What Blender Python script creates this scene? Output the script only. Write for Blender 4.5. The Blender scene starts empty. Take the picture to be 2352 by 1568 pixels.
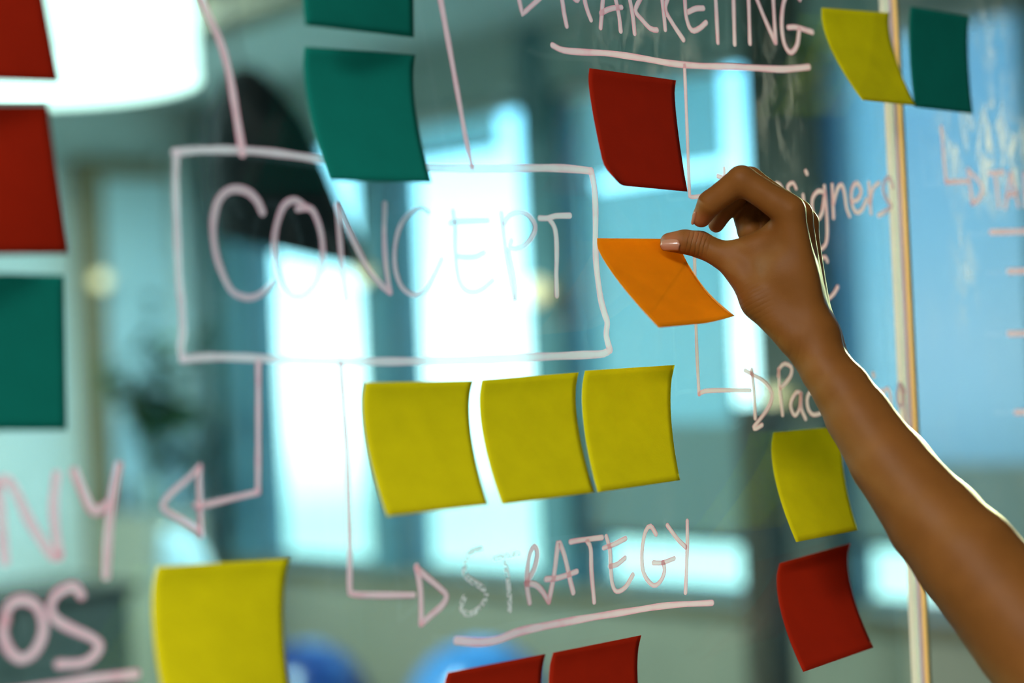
import bpy, bmesh, math, random
import numpy as np
from mathutils import Vector, Matrix

sc = bpy.context.scene
COL = sc.collection
rnd = random.Random(7)

# ------------------------------------------------------------------ camera
F = 4141.0                                   # focal length in pixels of the 2352 px wide frame
TH, ROLL, PITCH = math.radians(46.9), math.radians(2.6), math.radians(0.77)
CAM = np.array([0.0, -0.815, 1.6])
_f0 = np.array([math.cos(TH), math.sin(TH), 0]); _r0 = np.array([math.sin(TH), -math.cos(TH), 0]); _u0 = np.array([0, 0, 1.0])
FW = _f0 * math.cos(PITCH) + _u0 * math.sin(PITCH); _up = _u0 * math.cos(PITCH) - _f0 * math.sin(PITCH)
RT = _r0 * math.cos(ROLL) - _up * math.sin(ROLL); UP = _up * math.cos(ROLL) + _r0 * math.sin(ROLL)
cd = bpy.data.cameras.new('camera'); cam = bpy.data.objects.new('camera', cd); COL.objects.link(cam)
m = Matrix.Identity(4)
for i in range(3):
    m[i][0], m[i][1], m[i][2], m[i][3] = RT[i], UP[i], -FW[i], CAM[i]
cam.matrix_world = m
cd.sensor_width = 36.0; cd.lens = F / 2352 * 36.0
cd.clip_start = 0.02; cd.clip_end = 500
cd.dof.use_dof = True; cd.dof.focus_distance = 1.2; cd.dof.aperture_fstop = 2.6
sc.camera = cam

# ------------------------------------------------------------------ sky, sun, exposure
SKY_STRENGTH = 5.0
w = bpy.data.worlds.new('sky'); sc.world = w; w.use_nodes = True
nt = w.node_tree; nt.nodes.clear()
out = nt.nodes.new('ShaderNodeOutputWorld'); bg = nt.nodes.new('ShaderNodeBackground')
tc = nt.nodes.new('ShaderNodeTexCoord'); sep = nt.nodes.new('ShaderNodeSeparateXYZ'); rp = nt.nodes.new('ShaderNodeValToRGB')
mp = nt.nodes.new('ShaderNodeMapRange'); mp.inputs[1].default_value = -1; mp.inputs[2].default_value = 1
nt.links.new(tc.outputs['Generated'], sep.inputs[0]); nt.links.new(sep.outputs[2], mp.inputs[0]); nt.links.new(mp.outputs[0], rp.inputs[0])
nt.links.new(rp.outputs[0], bg.inputs[0]); nt.links.new(bg.outputs[0], out.inputs[0])
e = rp.color_ramp.elements
e[0].position = 0.0; e[0].color = (0.40, 0.43, 0.41, 1)
e[1].position = 1.0; e[1].color = (0.14, 0.34, 0.75, 1)
for p_, c_ in ((0.42, (0.52, 0.57, 0.55, 1)), (0.462, (0.34, 0.42, 0.40, 1)), (0.485, (0.9, 0.95, 0.95, 1)), (0.5, (1.0, 1.0, 1.0, 1)), (0.53, (0.66, 0.86, 0.97, 1)), (0.57, (0.36, 0.64, 0.90, 1)), (0.66, (0.26, 0.52, 0.88, 1))):
    q = e.new(p_); q.color = c_
bg.inputs[1].default_value = SKY_STRENGTH
sd = bpy.data.lights.new('sun', 'SUN'); sun = bpy.data.objects.new('sun', sd); COL.objects.link(sun)
SUN_AZ, SUN_EL = math.radians(25), math.radians(10)
sdir = Vector((math.cos(SUN_AZ) * math.cos(SUN_EL), math.sin(SUN_AZ) * math.cos(SUN_EL), math.sin(SUN_EL)))
sun.rotation_euler = sdir.to_track_quat('Z', 'Y').to_euler(); sun.location = sdir * 30
sd.energy = 13.0; sd.color = (1.0, 0.62, 0.30); sd.angle = math.radians(0.6)
FILL_W_NEAR, FILL_W_FAR = 68.0, 190.0         # added ceiling fill panels on the camera side / beyond the glass
sc.view_settings.view_transform = 'Standard'; sc.view_settings.look = 'None'
sc.view_settings.exposure = 0.0; sc.view_settings.gamma = 1.0; sc.view_settings.use_curve_mapping = False
try:
    sc.cycles.use_denoising = True; sc.cycles.transparent_max_bounces = 24; sc.cycles.max_bounces = 5
    sc.cycles.diffuse_bounces = 3; sc.cycles.glossy_bounces = 2; sc.cycles.transmission_bounces = 3; sc.cycles.use_adaptive_sampling = True; sc.cycles.adaptive_threshold = 0.1; sc.cycles.use_light_tree = False; sc.cycles.caustics_reflective = False; sc.cycles.caustics_refractive = False
    sc.cycles.sample_clamp_indirect = 6.0
except Exception:
    pass

# ------------------------------------------------------------------ helpers
def ray(x, y): return FW + RT * ((x - 1176) / F) + UP * ((784 - y) / F)
def at(x, y, z): return CAM + ray(x, y) * z                     # a point of the room at axial distance z
def onglass(x, y, off=0.0):                                       # where the line of sight meets the glass front face (y = -off)
    d = ray(x, y); return CAM + d * ((-off - CAM[1]) / d[1])

def sock(n, *names):
    for k in names:
        if k in n.inputs: return n.inputs[k]
def mat(name, col=(0.8, 0.8, 0.8), rough=0.6, metal=0.0, spec=0.4, noise=0.0, scale=20.0, trans=0.0, bump=0.0, bscale=200.0, emit=None, estr=1.0, sss=0.0, coat=0.0):
    M_ = bpy.data.materials.new(name); M_.use_nodes = True; t = M_.node_tree; N, L = t.nodes, t.links
    b = N['Principled BSDF']; o = N['Material Output']
    b.inputs['Base Color'].default_value = (*col, 1); b.inputs['Roughness'].default_value = rough; b.inputs['Metallic'].default_value = metal
    sock(b, 'Specular IOR Level', 'Specular').default_value = spec
    if coat: sock(b, 'Coat Weight').default_value = coat
    tcn = N.new('ShaderNodeTexCoord')
    csock = None
    if noise:
        ns = N.new('ShaderNodeTexNoise'); ns.inputs['Scale'].default_value = scale; ns.inputs['Detail'].default_value = 4
        L.new(tcn.outputs['Object'], ns.inputs['Vector'])
        mx = N.new('ShaderNodeMix'); mx.data_type = 'RGBA'
        mx.inputs[6].default_value = (*[c * (1 - noise) for c in col], 1); mx.inputs[7].default_value = (*[min(1, c * (1 + noise)) for c in col], 1)
        L.new(ns.outputs[0], mx.inputs[0]); L.new(mx.outputs[2], b.inputs['Base Color']); csock = mx.outputs[2]
    if bump:
        nb = N.new('ShaderNodeTexNoise'); nb.inputs['Scale'].default_value = bscale; nb.inputs['Detail'].default_value = 3
        L.new(tcn.outputs['Object'], nb.inputs['Vector'])
        bn = N.new('ShaderNodeBump'); bn.inputs['Strength'].default_value = bump; bn.inputs['Distance'].default_value = 0.002
        L.new(nb.outputs[0], bn.inputs['Height']); L.new(bn.outputs[0], b.inputs['Normal'])
    if emit:
        sock(b, 'Emission Color', 'Emission').default_value = (*emit, 1); b.inputs['Emission Strength'].default_value = estr
    if sss:
        sock(b, 'Subsurface Weight', 'Subsurface').default_value = sss; b.inputs['Subsurface Radius'].default_value = (0.006, 0.002, 0.001)
        try: b.inputs['Subsurface Scale'].default_value = 1.0
        except Exception: pass
    if trans:
        tr = N.new('ShaderNodeBsdfTranslucent'); tr.inputs[0].default_value = (*col, 1)
        if csock: L.new(csock, tr.inputs[0])
        ms = N.new('ShaderNodeMixShader'); ms.inputs[0].default_value = trans
        L.new(b.outputs[0], ms.inputs[1]); L.new(tr.outputs[0], ms.inputs[2]); L.new(ms.outputs[0], o.inputs[0])
    return M_

def glass_mat(name, tint, dust=0.02, smudge=None):
    M_ = bpy.data.materials.new(name); M_.use_nodes = True; t = M_.node_tree; N, L = t.nodes, t.links; N.clear()
    o = N.new('ShaderNodeOutputMaterial'); tr = N.new('ShaderNodeBsdfTransparent'); tr.inputs[0].default_value = (*tint, 1)
    gl = N.new('ShaderNodeBsdfGlossy'); gl.inputs['Roughness'].default_value = 0.0
    lw = N.new('ShaderNodeLayerWeight'); lw.inputs[0].default_value = 0.5
    p5 = N.new('ShaderNodeMath'); p5.operation = 'POWER'; p5.inputs[1].default_value = 5; L.new(lw.outputs['Facing'], p5.inputs[0])
    ma = N.new('ShaderNodeMath'); ma.operation = 'MULTIPLY_ADD'; ma.inputs[1].default_value = 0.92; ma.inputs[2].default_value = 0.045; L.new(p5.outputs[0], ma.inputs[0])
    mx = N.new('ShaderNodeMixShader'); L.new(ma.outputs[0], mx.inputs[0]); L.new(tr.outputs[0], mx.inputs[1]); L.new(gl.outputs[0], mx.inputs[2])
    last = mx.outputs[0]
    if dust:
        df = N.new('ShaderNodeBsdfDiffuse'); df.inputs[0].default_value = (0.9, 0.88, 0.84, 1)
        tl = N.new('ShaderNodeBsdfTranslucent'); tl.inputs[0].default_value = (0.9, 0.88, 0.84, 1)
        ad = N.new('ShaderNodeMixShader'); ad.inputs[0].default_value = 0.5; L.new(df.outputs[0], ad.inputs[1]); L.new(tl.outputs[0], ad.inputs[2])
        tcn = N.new('ShaderNodeTexCoord')
        mp_ = N.new('ShaderNodeMapping'); mp_.inputs['Scale'].default_value = (26, 1, 16); mp_.inputs['Rotation'].default_value = (0, 0.35, 0)
        L.new(tcn.outputs['Object'], mp_.inputs[0])
        ns = N.new('ShaderNodeTexNoise'); ns.inputs['Scale'].default_value = 1.0; ns.inputs['Detail'].default_value = 3; L.new(mp_.outputs[0], ns.inputs['Vector'])
        r_ = N.new('ShaderNodeMapRange'); r_.inputs[1].default_value = 0.5; r_.inputs[2].default_value = 0.8; r_.inputs[4].default_value = dust; L.new(ns.outputs[0], r_.inputs[0])
        fac = r_.outputs[0]
        for (cx, cz, rx, rz, amt, lo) in (smudge or ()):
            # a wiped patch: streaky noise kept inside a soft ellipse on the glass
            sp = N.new('ShaderNodeMapping'); sp.inputs['Location'].default_value = (-cx / rx, 0, -cz / rz); sp.inputs['Scale'].default_value = (1 / rx, 0, 1 / rz)
            L.new(tcn.outputs['Object'], sp.inputs[0])
            ln = N.new('ShaderNodeVectorMath'); ln.operation = 'LENGTH'; L.new(sp.outputs[0], ln.inputs[0])
            ms = N.new('ShaderNodeMapRange'); ms.inputs[1].default_value = 1.0; ms.inputs[2].default_value = 0.15; L.new(ln.outputs[1], ms.inputs[0])
            m2 = N.new('ShaderNodeMapping'); m2.inputs['Scale'].default_value = (75, 1, 30); m2.inputs['Rotation'].default_value = (0, -0.5, 0); L.new(tcn.outputs['Object'], m2.inputs[0])
            n2 = N.new('ShaderNodeTexNoise'); n2.inputs['Scale'].default_value = 1.0; n2.inputs['Detail'].default_value = 3; n2.inputs['Distortion'].default_value = 0.8; L.new(m2.outputs[0], n2.inputs['Vector'])
            r2 = N.new('ShaderNodeMapRange'); r2.inputs[1].default_value = lo; r2.inputs[2].default_value = lo + 0.22; r2.inputs[4].default_value = amt; L.new(n2.outputs[0], r2.inputs[0])
            mu = N.new('ShaderNodeMath'); mu.operation = 'MULTIPLY'; L.new(ms.outputs[0], mu.inputs[0]); L.new(r2.outputs[0], mu.inputs[1])
            a2 = N.new('ShaderNodeMath'); a2.operation = 'ADD'; L.new(fac, a2.inputs[0]); L.new(mu.outputs[0], a2.inputs[1]); fac = a2.outputs[0]
        m3 = N.new('ShaderNodeMixShader'); L.new(fac, m3.inputs[0]); L.new(last, m3.inputs[1]); L.new(ad.outputs[0], m3.inputs[2]); last = m3.outputs[0]
    L.new(last, o.inputs[0])
    return M_

def sheer_mat(name, tint, trcol, fac):
    M_ = bpy.data.materials.new(name); M_.use_nodes = True; t = M_.node_tree; N, L = t.nodes, t.links; N.clear()
    o = N.new('ShaderNodeOutputMaterial'); a = N.new('ShaderNodeBsdfTransparent'); a.inputs[0].default_value = (*tint, 1)
    b = N.new('ShaderNodeBsdfTranslucent'); b.inputs[0].default_value = (*trcol, 1)
    d = N.new('ShaderNodeBsdfDiffuse'); d.inputs[0].default_value = (*trcol, 1)
    m0 = N.new('ShaderNodeMixShader'); m0.inputs[0].default_value = 0.5; L.new(b.outputs[0], m0.inputs[1]); L.new(d.outputs[0], m0.inputs[2])
    ms = N.new('ShaderNodeMixShader'); ms.inputs[0].default_value = fac; L.new(a.outputs[0], ms.inputs[1]); L.new(m0.outputs[0], ms.inputs[2]); L.new(ms.outputs[0], o.inputs[0])
    return M_

def ink_mat(name, core, edge, alpha=0.62, worn=0.0):
    M_ = bpy.data.materials.new(name); M_.use_nodes = True; t = M_.node_tree; N, L = t.nodes, t.links; N.clear()
    o = N.new('ShaderNodeOutputMaterial'); uv = N.new('ShaderNodeUVMap'); sp = N.new('ShaderNodeSeparateXYZ'); L.new(uv.outputs[0], sp.inputs[0])
    ab = N.new('ShaderNodeMath'); ab.operation = 'ABSOLUTE'; L.new(sp.outputs[0], ab.inputs[0])          # 0 on the stroke's middle, 1 on its rim
    ns = N.new('ShaderNodeTexNoise'); ns.inputs['Scale'].default_value = 60; ns.inputs['Detail'].default_value = 3
    tcn = N.new('ShaderNodeTexCoord'); L.new(tcn.outputs['Object'], ns.inputs['Vector'])
    ad = N.new('ShaderNodeMath'); ad.operation = 'MULTIPLY_ADD'; ad.inputs[1].default_value = 1.5; ad.inputs[2].default_value = -0.85; L.new(ns.outputs[0], ad.inputs[0])
    sq = N.new('ShaderNodeMath'); sq.operation = 'POWER'; sq.inputs[1].default_value = 2.2; L.new(ab.outputs[0], sq.inputs[0])
    su = N.new('ShaderNodeMath'); su.operation = 'ADD'; su.use_clamp = True; L.new(sq.outputs[0], su.inputs[0]); L.new(ad.outputs[0], su.inputs[1])
    cm = N.new('ShaderNodeMix'); cm.data_type = 'RGBA'; cm.inputs[6].default_value = (*core, 1); cm.inputs[7].default_value = (*edge, 1); L.new(su.outputs[0], cm.inputs[0])
    d = N.new('ShaderNodeBsdfDiffuse'); b = N.new('ShaderNodeBsdfTranslucent'); L.new(cm.outputs[2], d.inputs[0]); L.new(cm.outputs[2], b.inputs[0])
    m0 = N.new('ShaderNodeMixShader'); m0.inputs[0].default_value = 0.42; L.new(d.outputs[0], m0.inputs[1]); L.new(b.outputs[0], m0.inputs[2])
    tr = N.new('ShaderNodeBsdfTransparent'); tr.inputs[0].default_value = (1, 0.97, 0.97, 1)
    rm = N.new('ShaderNodeMapRange'); rm.inputs[1].default_value = 0.72; rm.inputs[2].default_value = 0.95; rm.inputs[3].default_value = alpha; rm.inputs[4].default_value = min(1, alpha + 0.22)
    L.new(ab.outputs[0], rm.inputs[0]); fac = rm.outputs[0]
    if worn:
        n2 = N.new('ShaderNodeTexNoise'); n2.inputs['Scale'].default_value = 420; n2.inputs['Detail'].default_value = 3; L.new(tcn.outputs['Object'], n2.inputs['Vector'])
        r2 = N.new('ShaderNodeMapRange'); r2.inputs[1].default_value = 0.40 + worn * 0.14; r2.inputs[2].default_value = 0.50 + worn * 0.14; L.new(n2.outputs[0], r2.inputs[0])
        mu = N.new('ShaderNodeMath'); mu.operation = 'MULTIPLY'; L.new(fac, mu.inputs[0]); L.new(r2.outputs[0], mu.inputs[1]); fac = mu.outputs[0]
    ms = N.new('ShaderNodeMixShader'); L.new(fac, ms.inputs[0]); L.new(tr.outputs[0], ms.inputs[1]); L.new(m0.outputs[0], ms.inputs[2]); L.new(ms.outputs[0], o.inputs[0])
    return M_

def mesh_obj(name, verts, faces, material, parent=None, smooth=False, uvs=None):
    me = bpy.data.meshes.new(name); me.from_pydata([tuple(map(float, v)) for v in verts], [], faces); me.update()
    if smooth:
        me.polygons.foreach_set('use_smooth', [True] * len(me.polygons))
    if uvs is not None:
        u = me.uv_layers.new(name='UVMap')
        vi = np.empty(len(me.loops), dtype=np.int32); me.loops.foreach_get('vertex_index', vi)
        u.data.foreach_set('uv', np.asarray(uvs, dtype=np.float32)[vi].ravel())
    o = bpy.data.objects.new(name, me); COL.objects.link(o)
    if material: me.materials.append(material)
    if parent: o.parent = parent
    return o
def bm_obj(name, bm, material, parent=None, smooth=False):
    me = bpy.data.meshes.new(name); bm.normal_update(); bm.to_mesh(me); bm.free()
    if smooth: me.polygons.foreach_set('use_smooth', [True] * len(me.polygons))
    o = bpy.data.objects.new(name, me); COL.objects.link(o)
    if material: me.materials.append(material)
    if parent: o.parent = parent
    return o
def box(bm, x0, x1, y0, y1, z0, z1, bev=0.0):
    g = bmesh.ops.create_cube(bm, size=1.0); vs = g['verts']
    for v in vs:
        v.co = Vector(((x0 + x1) / 2 + v.co.x * (x1 - x0), (y0 + y1) / 2 + v.co.y * (y1 - y0), (z0 + z1) / 2 + v.co.z * (z1 - z0)))
    if bev:
        ed = list({e_ for v in vs for e_ in v.link_edges}); bmesh.ops.bevel(bm, geom=ed, offset=bev, segments=2, affect='EDGES', profile=0.5)
def boxo(name, dims, material, parent=None, bev=0.0):
    bm = bmesh.new(); box(bm, *dims, bev=bev); return bm_obj(name, bm, material, parent)
def lathe(name, prof, material, parent=None, seg=48, smooth=True, loc=(0, 0, 0), rot=None):
    vs, fs = [], []
    for r_, z_ in prof:
        for k in range(seg):
            a = 2 * math.pi * k / seg; vs.append(Vector((r_ * math.cos(a), r_ * math.sin(a), z_)))
    for j in range(len(prof) - 1):
        for k in range(seg):
            k2 = (k + 1) % seg; fs.append((j * seg + k, j * seg + k2, (j + 1) * seg + k2, (j + 1) * seg + k))
    if rot: vs = [rot @ v for v in vs]
    vs = [v + Vector(loc) for v in vs]
    return mesh_obj(name, vs, fs, material, parent, smooth)
def tube(name, pts, rad, material, parent=None, seg=10):
    pts = [Vector(p) for p in pts]; vs, fs = [], []
    for i, p in enumerate(pts):
        d = (pts[min(i + 1, len(pts) - 1)] - pts[max(i - 1, 0)]).normalized()
        a = d.orthogonal().normalized(); b = d.cross(a); r_ = rad[i] if isinstance(rad, (list, tuple)) else rad
        for k in range(seg):
            t_ = 2 * math.pi * k / seg; vs.append(p + a * (r_ * math.cos(t_)) + b * (r_ * math.sin(t_)))
    for i in range(len(pts) - 1):
        for k in range(seg):
            k2 = (k + 1) % seg; fs.append((i * seg + k, i * seg + k2, (i + 1) * seg + k2, (i + 1) * seg + k))
    fs.append(tuple(range(seg))[::-1]); fs.append(tuple((len(pts) - 1) * seg + k for k in range(seg)))
    return mesh_obj(name, vs, fs, material, parent, True)
def thing(name, label, cat, group=None, loc=None):
    o = bpy.data.objects.new(name, None); COL.objects.link(o); o.empty_display_size = 0.05
    return tag(o, label, cat, group)
def tag(o, label=None, cat=None, group=None, kind=None):
    if label: o['label'] = label
    if cat: o['category'] = cat
    if group: o['group'] = group
    if kind: o['kind'] = kind
    return o
def struct(o, label=None): return tag(o, label, None, None, 'structure')

# ------------------------------------------------------------------ materials of the room
M_floor = mat('floor_carpet', (0.16, 0.15, 0.13), 0.9, noise=0.2, scale=40)
M_ceil = mat('ceiling_paint', (0.55, 0.60, 0.58), 0.8, noise=0.05, scale=6)
M_wall = mat('wall_paint', (0.72, 0.76, 0.74), 0.75, noise=0.05, scale=5)
M_lintel = mat('lintel_plaster', (0.42, 0.50, 0.48), 0.8, noise=0.08, scale=8)
M_facade = mat('facade_plaster', (0.13, 0.25, 0.28), 0.8, noise=0.1, scale=8)
M_apron = mat('apron_plaster', (0.34, 0.29, 0.22), 0.8, noise=0.1, scale=8)
M_frame = mat('window_frame_paint', (0.10, 0.16, 0.17), 0.5)
M_wood = mat('brown_wood', (0.24, 0.17, 0.09), 0.6, noise=0.25, scale=12)
M_dwood = mat('dark_wood', (0.055, 0.04, 0.028), 0.6, noise=0.25, scale=12)
M_pane = glass_mat('window_glass', (0.93, 0.97, 0.98), dust=0)
M_frost = mat('frosted_glass', (0.80, 0.92, 0.94), 0.5, trans=0.4)
M_char = mat('charcoal_metal', (0.012, 0.014, 0.016), 0.9, spec=0.1)
M_black = mat('black_plastic', (0.02, 0.02, 0.022), 0.5)
M_white = mat('white_enamel', (0.85, 0.85, 0.83), 0.4)

# ------------------------------------------------------------------ room shell
XL, XR, YF, YB, ZC = -3.2, 5.0, -4.2, 6.76, 2.95
struct(boxo('floor', (XL, XR, YF, YB, -0.1, 0), M_floor))
struct(boxo('ceiling', (XL, XR, YF, YB, ZC, ZC + 0.1), M_ceil))
M_greywall = mat('grey_wall_paint', (0.22, 0.21, 0.20), 0.8, noise=0.05, scale=5)
struct(boxo('wall_left', (XL - 0.1, XL, YF, YB, 0, ZC), M_greywall))
struct(boxo('wall_front', (XL, XR, YF - 0.1, YF, 0, ZC), M_greywall))
struct(boxo('wall_back', (XL, XR + 0.25, YB, YB + 0.1, 0, ZC), M_wall))
for k, (bx, by0) in enumerate(((3.3, 0.3), (1.2, 0.3))):
    struct(boxo('trim_%d' % (k + 1), (bx, bx + 0.16, by0, YB, ZC - 0.2, ZC - 0.001), M_wood))

M_pier = mat('brown_grey_pier', (0.11, 0.105, 0.09), 0.8, noise=0.15, scale=8)
SILL, HEAD, D0, D1 = 0.715, 2.69, 5.0, 5.25
WIN = [(5.51, 6.48), (4.43, 5.37), (3.27, 4.25), (2.17, 2.98), (0.90, 2.07)]  # last window is unseen, placed and sized to admit the sun
bm = bmesh.new()
box(bm, D0, D1, YF, YB, -0.1, SILL); apron = struct(bm_obj('wall_right', bm, M_apron), 'low grey brown plaster wall running under the windows')
edges_y = [YB] + [v for a, b in WIN for v in (b, a)] + [YF]
for k in range(0, len(edges_y), 2):
    boxo('pier', (D0, D1, edges_y[k + 1], edges_y[k], SILL, ZC), M_pier if k == 6 else M_facade, apron)
for a, b in WIN:
    boxo('lintel', (D0, D1, a, b, HEAD, ZC), M_lintel, apron)
boxo('sill_ledge', (D0 - 0.05, D0 - 0.0005, YF, YB - 0.001, SILL - 0.035, SILL), M_wood, apron)
for k, (a, b) in enumerate(WIN):
    fr = bmesh.new(); t_ = 0.035
    box(fr, 5.10, 5.16, a, a + t_, SILL, HEAD); box(fr, 5.10, 5.16, b - t_, b, SILL, HEAD)
    box(fr, 5.10, 5.16, a + t_, b - t_, SILL, SILL + t_); box(fr, 5.10, 5.16, a + t_, b - t_, HEAD - t_, HEAD)
    wobj = struct(bm_obj('window_%d' % (k + 1), fr, M_frame), 'tall dark framed window in the outer wall')
    boxo('pane', (5.125, 5.131, a + t_, b - t_, SILL + t_, HEAD - t_), M_pane, wobj)

# ------------------------------------------------------------------ roller blinds in the window reveals
M_sheer = sheer_mat('sheer_blue_fabric', (0.085, 0.105, 0.112), (0.25, 0.55, 0.72), 0.3)
M_sheer2 = sheer_mat('sheer_pale_blue_fabric', (0.125, 0.145, 0.17), (0.20, 0.40, 0.64), 0.3)
M_dense = sheer_mat('dense_grey_fabric', (0.020, 0.026, 0.026), (0.15, 0.19, 0.19), 0.6)
def blind(y0, y1, zb, mid, gap, fab, label, dense=True):
    t = thing('roller_blind', label, 'blind', 'roller blinds on the outer windows')
    x = 5.06
    tube('roller_tube', [(x, y0, HEAD - 0.03), (x, y1, HEAD - 0.03)], 0.025, M_white, t)
    n, vs, fs = 24, [], []
    def sheet(name, z0, z1, m_, dx=0.0):
        vs, fs = [], []
        for k in range(n + 1):
            yy = y0 + (y1 - y0) * k / n; dd = 0.003 * math.sin(k * 1.3) + dx
            vs += [(x + dd, yy, z0), (x + dd, yy, z1)]
        for k in range(n): fs.append((2 * k, 2 * k + 2, 2 * k + 3, 2 * k + 1))
        o = mesh_obj(name, vs, fs, m_, t, True)
        return o
    if dense:
        sheet('sheer_fabric', mid, gap - 0.02 if gap else HEAD - 0.05, fab)
        if gap: sheet('valance_fabric', gap + 0.02, HEAD - 0.05, fab)
        sheet('dense_fabric', zb + 0.02, mid, M_dense)
        for yy in (y0 + 0.003, y1 - 0.003):
            tube('side_cord', [(x, yy, mid), (x, yy, HEAD - 0.04)], 0.0025, M_white, t, 6)
    else:
        sheet('sheer_fabric', zb + 0.02, HEAD - 0.05, fab)
    boxo('bottom_bar', (x - 0.008, x + 0.008, y0, y1, zb - 0.005, zb + 0.02), M_char, t)
    return t
blind(4.61, 5.36, 2.50, 0, 0, M_sheer, 'short teal roller blind pulled up high in the window above the word CONCEPT', dense=False)
blind(3.41, 4.24, 0.915, 1.36, 2.29, M_sheer, 'long teal roller blind behind the orange note, grey towards its bottom edge')
blind(2.18, 2.965, 0.93, 1.22, None, M_sheer2, 'pale blue roller blind in the window behind the raised arm')

# ------------------------------------------------------------------ back wall: glazed door
dr = struct(tag(bpy.data.objects.new('door_1', None)), 'frosted glass door in a brown wooden frame'); COL.objects.link(dr)
boxo('post', (4.30, 4.41, YB - 0.09, YB - 0.001, 0, 2.66), M_wood, dr)
boxo('post', (4.80, 4.86, YB - 0.09, YB - 0.001, 0, 2.66), M_wall, dr)
boxo('top_rail', (4.41, 4.80, YB - 0.08, YB - 0.001, 2.58, 2.66), M_wood, dr)
boxo('bottom_rail', (4.41, 4.80, YB - 0.08, YB - 0.001, 0.02, 0.22), M_wood, dr)
boxo('pane', (4.41, 4.80, YB - 0.06, YB - 0.05, 0.22, 2.58), M_frost, dr)
boxo('handle', (4.44, 4.46, YB - 0.13, YB - 0.10, 0.95, 1.15), M_char, dr)

# ------------------------------------------------------------------ unseen ceiling panels added as fill light on both sides of the glass
M_fill = mat('fill_diffuser', (0.9, 0.9, 0.9), 0.5, emit=(1.0, 0.96, 0.9), estr=2.0)
def fill_panel(x, y, watt, label):
    t = thing('fill_panel', label, 'fill light', 'unseen ceiling fill lights')
    bm = bmesh.new(); L_, W_ = 0.6, 0.15
    box(bm, x - L_ - .02, x + L_ + .02, y - W_ - .02, y + W_ + .02, ZC - 0.05, ZC - 0.0005, 0.004)
    bm_obj('housing', bm, M_white, t); boxo('diffuser', (x - L_, x + L_, y - W_, y + W_, ZC - 0.056, ZC - 0.0505), M_fill, t)
    ld = bpy.data.lights.new('fill_lamp', 'AREA'); ld.shape = 'RECTANGLE'; ld.size = 2 * L_; ld.size_y = 2 * W_; ld.energy = watt; ld.color = (1.0, 0.965, 0.92)
    lo = bpy.data.objects.new('fill_lamp', ld); COL.objects.link(lo); lo.location = (x, y, ZC - 0.058); lo.parent = t
fill_panel(-1.3, -0.7, FILL_W_NEAR, 'added ceiling fill panel beside the camera, nearer the glass')
fill_panel(-1.3, -2.0, FILL_W_NEAR, 'added ceiling fill panel behind the camera')
fill_panel(-0.4, 2.4, FILL_W_FAR, 'added ceiling fill panel in the far room by the inner wall')
fill_panel(2.4, 4.6, FILL_W_FAR, 'added ceiling fill panel in the far room by the back wall')
# ------------------------------------------------------------------ the glass partition
gx = lambda px, py: float(onglass(px, py)[0])
JX0, JX1 = gx(2081, 784), gx(2104, 784)      # the joint between the two panes
sm = lambda px, py: (float(onglass(px, py)[0]), float(onglass(px, py)[2]))
_a, _b, _c, _d = sm(1480, 90), sm(1790, 240), sm(2270, 350), sm(2215, 610)
_e = sm(2290, 110)
M_glassL = glass_mat('partition_glass', (0.70, 0.955, 0.945), 0.03, [(_a[0], _a[1], 0.09, 0.035, 0.16, 0.47), (_b[0], _b[1], 0.035, 0.06, 0.22, 0.47)])
M_glassR = glass_mat('partition_glass_smeared', (0.84, 0.95, 0.955), 0.04, [(_c[0], _c[1], 0.09, 0.06, 1.0, 0.45), (_d[0], _d[1], 0.025, 0.075, 0.35, 0.40), (_e[0], _e[1], 0.05, 0.06, 0.3, 0.47)])
M_glassP = glass_mat('partition_glass_clean', (0.73, 0.955, 0.945), dust=0)
M_gedge = mat('polished_glass_edge', (0.55, 0.80, 0.70), 0.2, trans=0.5)
GT = 0.010
def glass_panel(name, x0, x1, m_, label):
    o = struct(boxo(name, (x0, x1, 0.0, GT, 0.04, 2.90), m_), label)
    o.data.materials.append(M_glassP)                # only the written-on face is dusty and smeared
    for p in o.data.polygons: p.material_index = 0 if p.normal.y < -0.5 else 1
    return o
gl_left = glass_panel('wall_glass', -0.75, JX0, M_glassL, 'large clear glass partition panel covered in pink marker writing')
gl_right = glass_panel('wall_glass', JX1, 2.75, M_glassR, 'smeared clear glass partition panel beyond the joint strip')
for k, (x0, x1) in enumerate(((-0.75, 2.75),)):
    struct(boxo('trim_3', (x0, x1, -0.02, 0.03, 0.0, 0.04), M_white)); struct(boxo('trim_4', (x0, x1, -0.02, 0.03, 2.90, ZC), M_white))
M_clear = mat('milky_joint_plastic', (1.0, 0.80, 0.82), 0.15, trans=0.75, spec=0.6)
M_gold = mat('sun_gold_joint_edge', (1.0, 0.80, 0.48), 0.12, trans=0.75, spec=0.7)  # golden sunlight on the glass edge put into the colour
M_olive = mat('olive_gasket', (0.20, 0.20, 0.10), 0.4, spec=0.6)
js = thing('joint_strip', 'thin upright clear plastic strip joining the two glass panels, its edge coloured as if sunlit gold', 'joint strip')
wj = JX1 - JX0
boxo('pane_edge', (JX0 + 0.0002, JX0 + 0.0012, 0.0002, GT - 0.0002, 0.04, 2.90), M_clear, js)
boxo('cover_flange', (JX0 - 0.003, JX0 + wj * 0.16, -0.0012, -0.0002, 0.04, 2.90), M_clear, js)
tube('sun_gold_bead', [(JX0 + wj * 0.40, 0.001, 0.04), (JX0 + wj * 0.40, 0.001, 2.90)], wj * 0.20, M_gold, js, 16)
boxo('gasket', (JX0 + wj * 0.80, JX1 - 0.0002, 0.0005, 0.0025, 0.04, 2.90), M_olive, js)

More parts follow.
